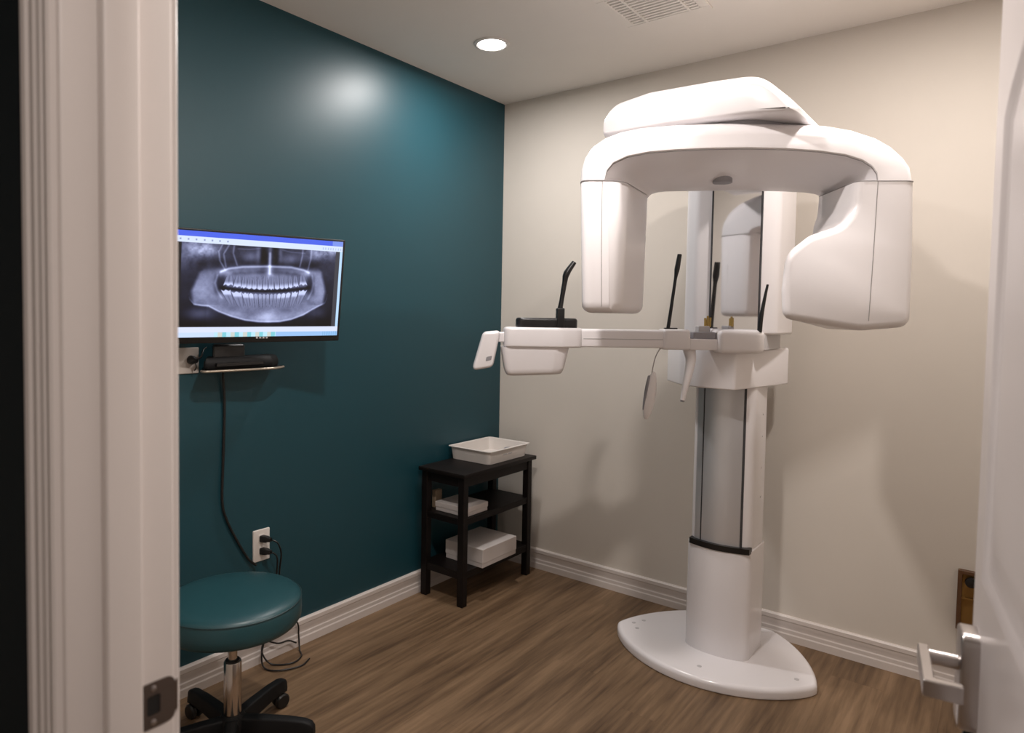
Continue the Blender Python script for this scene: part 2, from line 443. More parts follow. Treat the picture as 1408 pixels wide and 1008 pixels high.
lp = rounded([(-0.0125-0.018, LZ-0.03), (0.0125-0.018, LZ-0.03), (0.0125-0.018, LZ+0.03), (-0.0125-0.018, LZ+0.03)], 0.004, 3)
loft('latch_plate', prism_secs(lp, 0, 0.0015, 0, 0, lambda o, z, s: dp(DW+s, z, o), 2), 'brass', door, 30)
for z in (0.25, 1.03, 1.8):
    q = pin + Vector((0.004, 0.006, 0))
    lathe('hinge', [(0.006, z-0.045), (0.007, z-0.044), (0.007, z+0.044), (0.006, z+0.045)], q.x, q.y, 'brass', door, 14)

# ---------------------------------------------------------------- ceiling fittings
def downlight(x_, y_, power, colr, lensmat, label):
    r = empty('recessed_light', (x_, y_, CEIL), label, 'ceiling light')
    lathe('trim_ring', [(0.060, CEIL-0.001), (0.061, CEIL-0.006), (0.067, CEIL-0.008), (0.077, CEIL-0.005), (0.078, CEIL-0.0005)], x_, y_, 'lamp_trim', r, 48)
    lathe('lens', [(0.0595, CEIL-0.0012), (0.0585, CEIL-0.0055), (0.050, CEIL-0.010), (0.030, CEIL-0.013), (0.001, CEIL-0.014)], x_, y_, lensmat, r, 48)
    L = bpy.data.lights.new('downlight', 'AREA'); L.shape = 'DISK'; L.size = 0.11; L.energy = power; L.color = colr
    L.spread = math.radians(180)
    lo = bpy.data.objects.new('downlight', L); COL.objects.link(lo); lo.location = (0, 0, -0.017); lo.parent = r
    return r
LBL = ['round recessed ceiling light glowing near the teal wall', 'round recessed ceiling light above the white imaging machine', 'added fill light built as a round recessed light near the doorway inside the room']
for (xy, pw, cl), lb in zip(LAMPS, LBL): downlight(xy[0], xy[1], pw, cl, 'lens', lb)
downlight(HALL_LAMP[0][0], HALL_LAMP[0][1], HALL_LAMP[1], HALL_LAMP[2], 'lenshall', 'round recessed ceiling light in the hall outside')

vent = empty('ceiling_vent', (1.19, -0.69, CEIL), 'square white louvred air vent set in the ceiling', 'vent')
vx0, vx1, vy0, vy1 = 1.022, 1.362, -0.86, -0.522
bm = bmesh.new(); zt, zb = CEIL-0.0005, CEIL-0.008
for a in ((vx0, vx1, vy1-0.035, vy1), (vx0, vx1, vy0, vy0+0.035), (vx0, vx0+0.035, vy0+0.035, vy1-0.035), (vx1-0.035, vx1, vy0+0.035, vy1-0.035)):
    bm_box(bm, a[0], a[1], a[2], a[3], zb, zt, 0.002, 1)
bm_obj('vent_frame', bm, 'ceil', vent)
box('vent_throat', vx0+0.03, vx1-0.03, vy0+0.03, vy1-0.03, CEIL-0.0012, CEIL-0.0006, 'groove', vent)
for xb in (1.112, 1.287):
    box('divider', xb-0.004, xb+0.004, vy0+0.035, vy1-0.035, zb-0.001, CEIL-0.0015, 'ceil', vent)
def slats(x0, x1, tilt):
    y_ = vy0+0.043
    while y_ < vy1-0.04:
        a = 0.0075*math.cos(tilt); b_ = 0.0022
        zu = CEIL-0.0015
        v = [(x0, y_+0.007, zb), (x1, y_+0.007, zb), (x1, y_+0.004, zu), (x0, y_+0.004, zu), (x0, y_-0.0035, zb), (x1, y_-0.0035, zb), (x1, y_-0.006, zu), (x0, y_-0.006, zu)]
        vf('slat', v, [(0, 1, 2, 3), (4, 7, 6, 5), (0, 4, 5, 1), (3, 2, 6, 7), (0, 3, 7, 4), (1, 5, 6, 2)], 'ceil', vent, 0)
        y_ += 0.0225
slats(1.058, 1.1075, 0); slats(1.1165, 1.2825, 0); slats(1.2915, 1.326, 0)

# ---------------------------------------------------------------- panoramic x-ray machine
mc = empty('dental_xray_machine', (1.395, -0.36, 0), 'tall white dental imaging machine with overhead arm standing by the beige wall', 'x-ray machine')
# floor plate
def plate_outline(n=48):
    fr, bk = [], []
    for k in range(n+1):
        a = -math.cos(PI*k/n)            # -1..1
        w = (1-a*a)**0.72
        fr.append((1.38+0.408*a, -0.395-0.250*w))
        bk.append((1.38+0.408*a, min(-0.03, -0.395+0.41*w)))
    return fr + bk[::-1][1:-1]
zprism('floor_plate', plate_outline(), 0.0, 0.042, 'shell2', mc, 0.006, 0.018, seg=5)
for px, py in ((1.035, -0.37), (1.06, -0.32), (1.40, -0.555), (1.72, -0.41), (1.07, -0.41)):
    lathe('bolt_cap', [(0.009, 0.0405), (0.009, 0.0428), (0.006, 0.0436)], px, py, 'greyl', mc, 16)
def col_outline(x0, x1, yf, yb, bulge=0.03, rc=0.045):
    xm = (x0+x1)/2
    return rounded([(x0, yb, .02), (x0, yf+0.006, rc), (x0+0.22*(x1-x0), yf-bulge*0.75, .2), (xm, yf-bulge*1.02, .3), (x1-0.22*(x1-x0), yf-bulge*0.75, .2), (x1, yf+0.006, rc), (x1, yb, .02)], rc, 6)
zprism('column_foot', col_outline(1.276, 1.534, -0.405, -0.20), 0.042, 0.482, 'shell2', mc, 0.0, 0.004)
zprism('column', col_outline(1.284, 1.528, -0.391, -0.205, 0.026), 0.482, 1.36, 'shell2', mc)
# black band on the front of the foot
n = 16; o_, i_ = [], []
for k in range(n+1):
    t = k/n; x_ = 1.292+(1.532-1.292)*t; y_ = -0.405-0.030*math.sin(PI*(x_-1.276)/0.258)
    o_.append((x_, y_-0.0035)); i_.append((x_, y_+0.03))
zprism('black_band', o_ + i_[::-1], 0.474, 0.497, 'black', mc, 0.0, 0.0)
# aluminium front track and its grooves
def front_strip(name, x0, x1, proud, z0, z1, m):
    a, b = [], []
    for k in range(11):
        x_ = x0+(x1-x0)*k/10; y_ = -0.391-0.026*math.sin(PI*(x_-1.284)/0.244)
        a.append((x_, y_-proud)); b.append((x_, y_+0.02))
    return zprism(name, a + b[::-1], z0, z1, m, mc)
front_strip('track_cover', 1.340, 1.492, 0.004, 0.497, 1.29, 'alu')
front_strip('track_rail', 1.309, 1.334, 0.004, 0.497, 1.29, 'alu')
front_strip('track_groove', 1.333, 1.341, 0.0008, 0.497, 1.29, 'groove')
front_strip('track_groove', 1.491, 1.500, 0.0008, 0.497, 1.29, 'groove')
# grey edge stripe and small screw marks on the column's side
for z in (1.02, 0.93, 0.80, 0.68):
    lathe('screw', [(0.004, 0), (0.004, 0.0012), (0.002, 0.0018)], 0, 0, 'greyl', mc, 12, axis=((1.5282, -0.27, z), (1, 0, 0)))
# carriage shelf round the column
shelf = rounded([(1.165, -0.105, .02), (1.145, -0.345, .05), (1.265, -0.495, .10), (1.36, -0.546, .10), (1.497, -0.546, .018), (1.543, -0.32, .15), (1.58, -0.105, .012)], 0.03, 6)
zprism('carriage_shelf', shelf, 1.135, 1.288, 'shell', mc, 0.006, 0.010)
# upper carriage housing with the patient mirror
up = rounded([(1.236, -0.16, .03), (1.232, -0.40, .06), (1.30, -0.452, .05), (1.535, -0.452, .05), (1.602, -0.40, .06), (1.605, -0.16, .03)], 0.05, 6)
zprism('carriage_housing', up, 1.346, 2.05, 'shell', mc, 0.01, 0.0)
up2 = rounded([(1.27, -0.20), (1.27, -0.43), (1.57, -0.43), (1.57, -0.20)], 0.02, 4)
zprism('carriage_core', up2, 1.288, 1.348, 'greyl', mc)
mir = box('mirror_panel', 1.366, 1.548, -0.4575, -0.4515, 1.32, 1.925, 'mirror', mc, 0.001, 1); mir['label'] = 'tall reflective mirror panel'
for x_ in (1.3605, 1.5485):
    box('mirror_edge', x_, x_+0.005, -0.459, -0.4505, 1.32, 1.928, 'groove', mir)
box('mirror_edge', 1.3605, 1.5535, -0.459, -0.4505, 1.925, 1.930, 'groove', mir)
box('warning_sticker', 1.6025, 1.6045, -0.335, -0.30, 1.46, 1.535, 'white', mc)
box('warning_sticker', 1.6040, 1.6050, -0.331, -0.304, 1.475, 1.50, 'tealsticker', mc)
# shoulder from the column forward to the top cover
sh = rounded([(1.26, -0.20), (1.58, -0.20), (1.56, -0.60), (1.53, -0.86), (1.33, -0.86), (1.28, -0.60)], 0.05, 5)
zprism('shoulder_beam', sh, 1.995, 2.09, 'shell', mc, 0.01, 0.03)
# top cover: outline in x,z lofted along y
LID = [(1.225, 1.998, .014), (1.226, 2.06, .05), (1.258, 2.110, .05), (1.38, 2.127, .10), (1.58, 2.122, .12), (1.712, 2.114, .12), (1.792, 2.035, .10), (1.842, 1.978, .018), (1.70, 1.990, .02), (1.45, 2.000, .05)]
lid = resample(rounded(LID, .02, 8), 110)
secs = []
for y, ds, dt in ((-1.135, 0.013, 0.045), (-1.132, 0.008, 0.033), (-1.122, 0.003, 0.018), (-1.105, 0.0, 0.008), (-1.08, 0.0, 0.002), (-1.05, 0, 0), (-0.78, 0, 0), (-0.74, 0.002, 0.008), (-0.71, 0.008, 0.03), (-0.70, 0.013, 0.045)):
    q = inset(lid, ds)
    secs.append([(x_ - dt*0.35*max(0.0, min(1.0, (x_-1.72)/0.08)), y, z - dt*max(0.0, min(1.0, (z-2.02)/0.09))*max(0.25, min(1.0, (1.80-x_)/0.12))) for x_, z in q])
loft('top_cover', secs, 'shell', mc, 40)
zprism('cover_neck', [(1.62+0.16*math.cos(2*PI*k/40), -0.93+0.16*math.sin(2*PI*k/40)) for k in range(40)], 1.95, 2.02, 'grey', mc)

# rotating C-arm: local u along the arm, v away from the viewer side, z up
AL = math.radians(34)
AU = Vector((math.cos(AL), math.sin(AL), 0)); AV = Vector((-math.sin(AL), math.cos(AL), 0)); AO = Vector((1.696, -1.11, 0))
def cp(u, z, v):
    p = AO + AU*(u*1.028+0.022) + AV*v
    return (p.x, p.y, z - 0.010*min(1.0, max(0.0, (1.80-z)/0.35)))
OUT = [(-0.492, 1.809), (-0.490, 1.845), (-0.480, 1.880), (-0.458, 1.912), (-0.425, 1.935), (-0.38, 1.952), (-0.32, 1.964), (-0.22, 1.972), (-0.10, 1.976), (0.02, 1.976), (0.12, 1.972), (0.20, 1.966), (0.27, 1.953), (0.325, 1.934), (0.368, 1.908), (0.400, 1.877), (0.420, 1.845), (0.428, 1.806)]
IN_F = [(0.329, 1.806), (0.326, 1.826), (0.312, 1.846), (0.285, 1.864), (0.24, 1.879), (0.17, 1.890), (0.08, 1.897), (-0.03, 1.900), (-0.13, 1.899), (-0.22, 1.895), (-0.30, 1.889), (-0.36, 1.877), (-0.40, 1.858), (-0.418, 1.835), (-0.424, 1.808)]
IN_M = [(0.296, 1.806), (0.292, 1.816), (0.280, 1.828), (0.26, 1.842), (0.22, 1.858), (0.15, 1.868), (0.07, 1.874), (-0.03, 1.877), (-0.12, 1.876), (-0.20, 1.872), (-0.27, 1.864), (-0.315, 1.851), (-0.338, 1.836), (-0.348, 1.822), (-0.352, 1.808)]
IN_B = [(0.300, 1.800), (0.294, 1.806), (0.285, 1.812), (0.27, 1.818), (0.24, 1.823), (0.16, 1.827), (0.07, 1.829), (-0.03, 1.829), (-0.10, 1.828), (-0.16, 1.827), (-0.20, 1.826), (-0.225, 1.823), (-0.24, 1.818), (-0.250, 1.812), (-0.256, 1.803)]
def shrink(o, ds, dt, tp=0.0):
    # pull the outer line inward: ds at the sides, dt at the top
    res = []
    for (u, z) in o:
        k = min(1.0, max(0.0, (z-1.83)/0.13)); k = k*k*(3-2*k)
        res.append((u - math.copysign(ds, u+0.03) + (tp if u < -0.03 else 0), z + 0.014*k - dt*k))
    return res
def mix(a, b, t): return [(p[0]*(1-t)+q[0]*t, p[1]*(1-t)+q[1]*t) for p, q in zip(a, b)]
secs = []
for v, ds, dt, inn in ((0.000, 0.020, 0.052, IN_F), (0.003, 0.012, 0.040, IN_F), (0.010, 0.005, 0.028, IN_F), (0.022, 0.0, 0.017, mix(IN_F, IN_M, .10)), (0.045, 0.0, 0.007, mix(IN_F, IN_M, 0.30)),
                  (0.075, 0.0, 0.001, mix(IN_F, IN_M, 0.6)), (0.11, 0.0, 0.0, IN_M), (0.17, 0.0, 0.0, mix(IN_M, IN_B, 0.45)), (0.23, 0.0, 0.004, mix(IN_M, IN_B, 0.85)), (0.262, 0.004, 0.018, IN_B), (0.278, 0.014, 0.04, IN_B), (0.284, 0.022, 0.06, IN_B)):
    o2 = shrink(OUT, ds, dt, 0.10*v)
    if v == 0.0: inn = [(u, z + (0.003 if 1.82 < z else 0)) for u, z in inn]
    secs.append([cp(u, z, v) for u, z in o2 + inn])
crown = loft('rotating_arm', secs, 'shell', mc, 40)
# thin seam along the front inner edge and round the joints
tube('seam', [cp(u, z-0.0015, 0.0045) for u, z in [IN_F[0]]+IN_F[1:]], 0.0013, 'seam', crown, 6)
# sensor head (left leg), plan outline in u,v
sens = resample(rounded([(-0.464, 0.28, .03), (-0.492, 0.0, .03), (-0.385, 0.0, .06), (-0.352, 0.045, .02), (-0.252, 0.27, .02), (-0.30, 0.28, .02)], .02, 6), 64)
secs = []
for z, d in ((1.427, 0.035), (1.4285, 0.018), (1.434, 0.008), (1.444, 0.001), (1.46, 0.0), (1.804, 0.0), (1.8065, 0.0015)):
    k = 0.012*(1.80-z)/0.4
    secs.append([cp(u*(1) + (k if u < -0.4 else -k*0.6), z, v) for u, v in inset(sens, d)])
sh_o = loft('sensor_head', secs, 'shell', mc, 40)
def ring_seam(poly, z, par):
    tube('seam', [cp(u, z, v) for u, v in poly], 0.0012, 'seam', par, 6)
jl = [q for q in inset(sens, 0.0)]
# joint line: front and inner side only
pts = [p for p in sens if p[1] < 0.285]
pts = sorted(pts, key=lambda p: math.atan2(p[1]-0.16, p[0]+0.39))
st = [cp(u, 1.8075, v) for u, v in inset(sens, -0.0005)]
tube('seam', st + [st[0]], 0.0014, 'seam', sh_o, 6)
tube('seam', [cp(-0.430, 1.806, -0.0002), cp(-0.428, 1.62, -0.0002), cp(-0.424, 1.446, -0.0002)], 0.0010, 'seam', sh_o, 6)
# tube head (right leg with the bulging lower box): outline in u,z lofted along v
TUB = [(0.428, 1.86, .028), (0.437, 1.60, 0), (0.437, 1.400, .034), (0.30, 1.386, .10), (0.083, 1.418, .036), (0.078, 1.50, .06), (0.086, 1.605, .08), (0.150, 1.655, .07), (0.238, 1.685, .06), (0.268, 1.735, .06), (0.276, 1.86, .028)]
tub = resample(rounded(TUB, 0.03, 8), 130)
bm = bmesh.new()
def taper(u, z, v):        # the box narrows toward its back on the inner side
    w = min(1.0, max(0.0, (1.735-z)/0.10)); w = w*w*(3-2*w)
    return u + 0.37*v*w*min(1.0, max(0.0, (0.34-u)/0.22))
v_, f_ = loft_vf([[cp(taper(u, z, v), z, v) for u, z in inset(tub, d)] for v, d in ((0.000, 0.022), (0.003, 0.013), (0.010, 0.005), (0.022, 0.0), (0.05, 0.0), (0.18, 0.0), (0.255, 0.0), (0.27, 0.006), (0.28, 0.02))])
bv = [bm.verts.new(p) for p in v_]
for f in f_: bm.faces.new([bv[i] for i in f])
bmesh.ops.bisect_plane(bm, geom=bm.verts[:]+bm.edges[:]+bm.faces[:], plane_co=(0, 0, 1.8045), plane_no=(0, 0, 1), clear_outer=True)
be = [e for e in bm.edges if e.is_boundary]
if be: bmesh.ops.contextual_create(bm, geom=be)
th = bm_obj('tube_head', bm, 'shell', mc, 40)
tj = [(0.2745, 0.262), (0.274, 0.14), (0.274, 0.022), (0.279, 0.010), (0.287, 0.003), (0.297, 0.0), (0.36, 0.0), (0.409, 0.0), (0.418, 0.003), (0.426, 0.010), (0.431, 0.022), (0.431, 0.2)]
tube('seam', [cp(u, 1.8062, v) for u, v in tj], 0.0014, 'seam', th, 6)
tube('seam', [cp(0.328, 1.804, -0.0002), cp(0.324, 1.62, -0.0002), cp(0.318, 1.415, -0.0002)], 0.0010, 'seam', th, 6)
# pivot plate on the underside of the arm
zprism('pivot_cap', [(AO+AU*(-0.02+0.03*math.cos(t))+AV*(0.20+0.03*math.sin(t))).to_2d()[:] for t in [2*PI*k/32 for k in range(32)]], 1.838, 1.86, 'grey', mc, 0.002, 0)

# patient support arm: local a along the camera-parallel line, b toward the viewer, z up
RR = Vector((math.cos(YAW), math.sin(YAW), 0)); BB_ = Vector((math.sin(YAW), -math.cos(YAW), 0))
PA = Vector((1.418, -0.584, 0))       # point under the chin rest
def ap(a, b, z): p = PA + RR*a + BB_*b; return (p.x, p.y, z-0.010)
def ablock(name, poly, z0, z1, m, r0=0.006, r1=0.008, par=None, seg=4):
    return loft(name, prism_secs(poly, z0, z1, r0, r1, lambda a, b, z: ap(a, b, z), seg), m, par or mc, 40)
K = 2.58/935.6
def sx(px): return (px-978)*K            # metres along the arm from the chin rest
sup = ablock('support_beam', rounded([(sx(770), -0.035), (sx(912), -0.035), (sx(912), 0.035), (sx(770), 0.035)], 0.008), 1.301, 1.369, 'shell', 0.006, 0.012)
tube('beam_groove', [ap(sx(800), 0.0354, 1.333), ap(sx(908), 0.0354, 1.333)], 0.0014, 'greyl', sup, 6)
ablock('beam_collar', rounded([(sx(907), -0.042, .015), (sx(944), -0.042), (sx(944), 0.048), (sx(907), 0.042, .02)], 0.010), 1.296, 1.373, 'shell', 0.008, 0.012)
ablock('chin_rest', rounded([(sx(944), -0.045), (sx(984), -0.045), (sx(984), 0.036), (sx(944), 0.036)], 0.004), 1.296, 1.338, 'shell', 0.004, 0.003)
cr_ = ablock('chin_cup', rounded([(sx(947), -0.035), (sx(984), -0.035), (sx(981), 0.026), (sx(950), 0.026)], 0.008), 1.338, 1.364, 'grey', 0.002, 0.004)
ablock('chin_cup_step', rounded([(sx(957), -0.02), (sx(976), -0.02), (sx(974), 0.010), (sx(959), 0.010)], 0.005), 1.360, 1.387, 'greyl', 0.002, 0.004)
for da, h in ((-3, 0.034), (0, 0.042), (3, 0.036)):
    tube('bite_peg', [ap(sx(972+da*0.9), 0.0, 1.383), ap(sx(972+da*1.2), 0.0, 1.383+h)], [0.006, 0.004], 'yellow', mc, 8)
ablock('grip_block', rounded([(sx(982), -0.055, .02), (sx(1049), -0.055, .03), (sx(1049), 0.02, .03), (sx(1035), 0.055, .03), (sx(982), 0.055, .018)], 0.02, 6), 1.285, 1.374, 'shell', 0.020, 0.022, seg=6)
# head supports (black)
def stick(pts, rads, name='temple_support'):
    return tube(name, spline(pts, 6), [rads[min(len(rads)-1, int(k/6))]*(1-(k % 6)/6) + rads[min(len(rads)-1, int(k/6)+1)]*((k % 6)/6) for k in range(6*(len(pts)-1)+1)], 'black', mc, 10, 1.6, RR)
stick([ap(sx(917.5), 0.0, 1.366), ap(sx(921.5), 0.0, 1.455), ap(sx(926), 0.0, 1.560), ap(sx(928), 0.0, 1.60), ap(sx(931), 0.0, 1.655)], [0.0068, 0.006, 0.0055, 0.0095, 0.008])
stick([ap(sx(1039), 0.03, 1.366), ap(sx(1041), 0.03, 1.43), ap(sx(1045), 0.03, 1.50), ap(sx(1048), 0.03, 1.545)], [0.008, 0.007, 0.005, 0.004])
ablock('support_foot', rounded([(sx(913), -0.012), (sx(930), -0.012), (sx(930), 0.012), (sx(913), 0.012)], 0.003), 1.366, 1.378, 'black', 0.001, 0.002)
# hand grips in front of the shelf
tube('hand_grip', spline([ap(sx(948), 0.0, 1.295), ap(sx(949), 0.012, 1.255), ap(sx(945), 0.02, 1.20), ap(sx(941), 0.02, 1.145), ap(sx(938.5), 0.02, 1.105)], 6), [0.024-0.0155*(k/24)**0.8 for k in range(25)], 'shell', mc, 14)
tube('hand_grip_tip', [ap(sx(938.5), 0.02, 1.106), ap(sx(938), 0.02, 1.099)], [0.0088, 0.007], 'grey', mc, 14)
tube('hand_grip', spline([ap(sx(1001), -0.05, 1.295), ap(sx(1001), -0.045, 1.25), ap(sx(1000), -0.06, 1.19)], 6), [0.022-0.012*(k/12) for k in range(13)], 'shell', mc, 14)
# control pod on the far end of the beam
pod = ablock('pod_table', rounded([(sx(692), -0.06, .03), (sx(800), -0.055, .03), (sx(800), 0.045, .05), (sx(770), 0.075, .05), (sx(692), 0.07, .03)], 0.03, 6), 1.298, 1.372, 'shell', 0.008, 0.012)
lo_o = rounded([(sx(688), -0.05, .03), (sx(781), -0.05, .03), (sx(781), 0.05, .04), (sx(762), 0.065, .04), (sx(688), 0.06, .03)], 0.03, 6)
secs = []
for z, kx, ky in ((1.193, 0.72, 0.60), (1.196, 0.79, 0.74), (1.204, 0.84, 0.84), (1.218, 0.88, 0.90), (1.298, 1.0, 1.0)):
    cx_ = sx(733)
    secs.append([ap(cx_ + (a-cx_)*kx, b*ky, z + (0.004*(a-cx_)/0.13 if z < 1.29 else 0)) for a, b in lo_o])
loft('pod_housing', secs, 'shell', mc, 40)
ablock('black_rest_pad', rounded([(sx(709), -0.05, .03), (sx(792), -0.05, .03), (sx(792), 0.045, .03), (sx(709), 0.045, .03)], 0.03, 6), 1.370, 1.408, 'black', 0.004, 0.010)
# tilted panel on the outer side of the pod
pan = rounded([(0.0, 0.0, .02), (0.082, 0.008, .018), (0.082, 0.145, .018), (0.012, 0.145, .018)], .018, 5)
def panp(s, h, b):
    return ap(sx(649) + s + h*0.20 - s*0.05, b, 1.205 + h + s*0.10)
pp = loft('control_panel', prism_secs(pan, -0.045, 0.045, 0.012, 0.012, lambda s, h, b: panp(s, h, b), 4), 'shell', mc, 40)
ablock('panel_arm', rounded([(sx(676), -0.02), (sx(700), -0.02), (sx(700), 0.03), (sx(676), 0.03)], 0.006), 1.315, 1.352, 'shell', 0.004, 0.006)
loft('panel_slot', prism_secs(rounded([(0.047, 0.033), (0.068, 0.036), (0.068, 0.052), (0.047, 0.049)], .003, 3), 0.0445, 0.0462, 0, 0, lambda s, h, b: panp(s, h, b), 2), 'grey', pp, 40)
# pod head rest stalk
stick([ap(sx(766), 0.02, 1.372), ap(sx(767), 0.02, 1.42), ap(sx(770), 0.02, 1.475), ap(sx(773.5), 0.02, 1.54), ap(sx(776), 0.02, 1.575), ap(sx(786), 0.02, 1.618)], [0.0125, 0.011, 0.0085, 0.0095, 0.0125, 0.009], 'head_rest_stalk')
ablock('stalk_clamp', rounded([(sx(763), 0.0), (sx(773), 0.0), (sx(773), 0.055), (sx(763), 0.055)], 0.005), 1.366, 1.445, 'black', 0.003, 0.004)
# hand switch on its cord
tube('switch_cord', spline([ap(sx(906), 0.02, 1.30), ap(sx(900), 0.024, 1.272), ap(sx(896.5), 0.026, 1.235), ap(sx(895), 0.026, 1.205)], 8), 0.0022, 'greyl', mc, 8)
hs = []
for k in range(25):
    t = 0.5-0.5*math.cos(PI*k/24); z = 1.212-0.180*t; w = 0.022*(math.sin(PI*(0.004+0.992*t))**0.42)*(0.92+0.1*t)
    a = sx(897.5 - 9*t)
    hs.append([ap(a + w*math.cos(q), 0.026 + w*0.75*math.sin(q), z) for q in [2*PI*j/18 for j in range(18)]])
hsw = loft('hand_switch', hs, 'shell', mc, 50)
hs = []
for k in range(11):
    t = 0.08+0.72*k/10; z = 1.212-0.180*t; a = sx(897.5 - 9*t)-0.0155; w = 0.0075*math.sin(PI*(0.08+0.84*k/10))**0.5
    hs.append([ap(a + w*math.cos(q), 0.026 + w*1.5*math.sin(q), z) for q in [2*PI*j/12 for j in range(12)]])
loft('switch_face', hs, 'grey', hsw, 50)

# ---------------------------------------------------------------- monitor on its wall arm
mx0 = Vector((0.182, -1.715, 1.487)); YW, TL, RL = 0.241, 0.153, 0.008
h0 = Vector((math.sin(YW), math.cos(YW), 0)); n0 = Vector((math.cos(YW), -math.sin(YW), 0)); zz = Vector((0, 0, 1))
up0 = math.cos(TL)*zz + math.sin(TL)*n0
MH = math.cos(RL)*h0 + math.sin(RL)*up0; MU = math.cos(RL)*up0 - math.sin(RL)*h0
MN = MH.cross(MU)
if MN.x < 0: MN = -MN
MW, MHh = 0.64, 0.394
def mp(s, t, o): return tuple(mx0 + MH*s + MU*t + MN*o)     # s,t from the centre in metres
mon = empty('wall_monitor', (0.0, mx0.y, 1.2), 'black flat monitor showing a dental x-ray on the teal wall', 'monitor')
fr = rounded([(-MW/2, -MHh/2), (MW/2, -MHh/2), (MW/2, MHh/2), (-MW/2, MHh/2)], .004, 3)
bez = loft('bezel', prism_secs(fr, -0.030, 0.0, 0.006, 0.002, mp, 3), 'black', mon, 35)
bk = rounded([(-0.16, -0.13), (0.16, -0.13), (0.16, 0.12), (-0.16, 0.12)], .02, 4)
loft('back_cover', prism_secs(bk, -0.055, -0.029, 0.01, 0, mp, 3), 'blackm', mon, 35)
for k in range(4):
    s0 = -0.012 + 0.012*k
    loft('logo_mark', prism_secs([(s0, -0.1825), (s0+0.0075, -0.1825), (s0+0.0075, -0.1765), (s0, -0.1765)], 0.0, 0.0006, 0, 0, mp, 1), 'greyl', bez, 0)
# mount: plate, arm, wall plate
bp_ = Vector(mp(0, 0, -0.055))
box('wall_bracket', 0.0, 0.014, mx0.y-0.05, mx0.y+0.05, 1.40, 1.60, 'blackm', mon, 0.003, 2)
tube('swing_arm', [(0.012, mx0.y, 1.50), (0.06, mx0.y-0.02, 1.498), tuple(bp_ + MN*0.006)], 0.018, 'blackm', mon, 12)

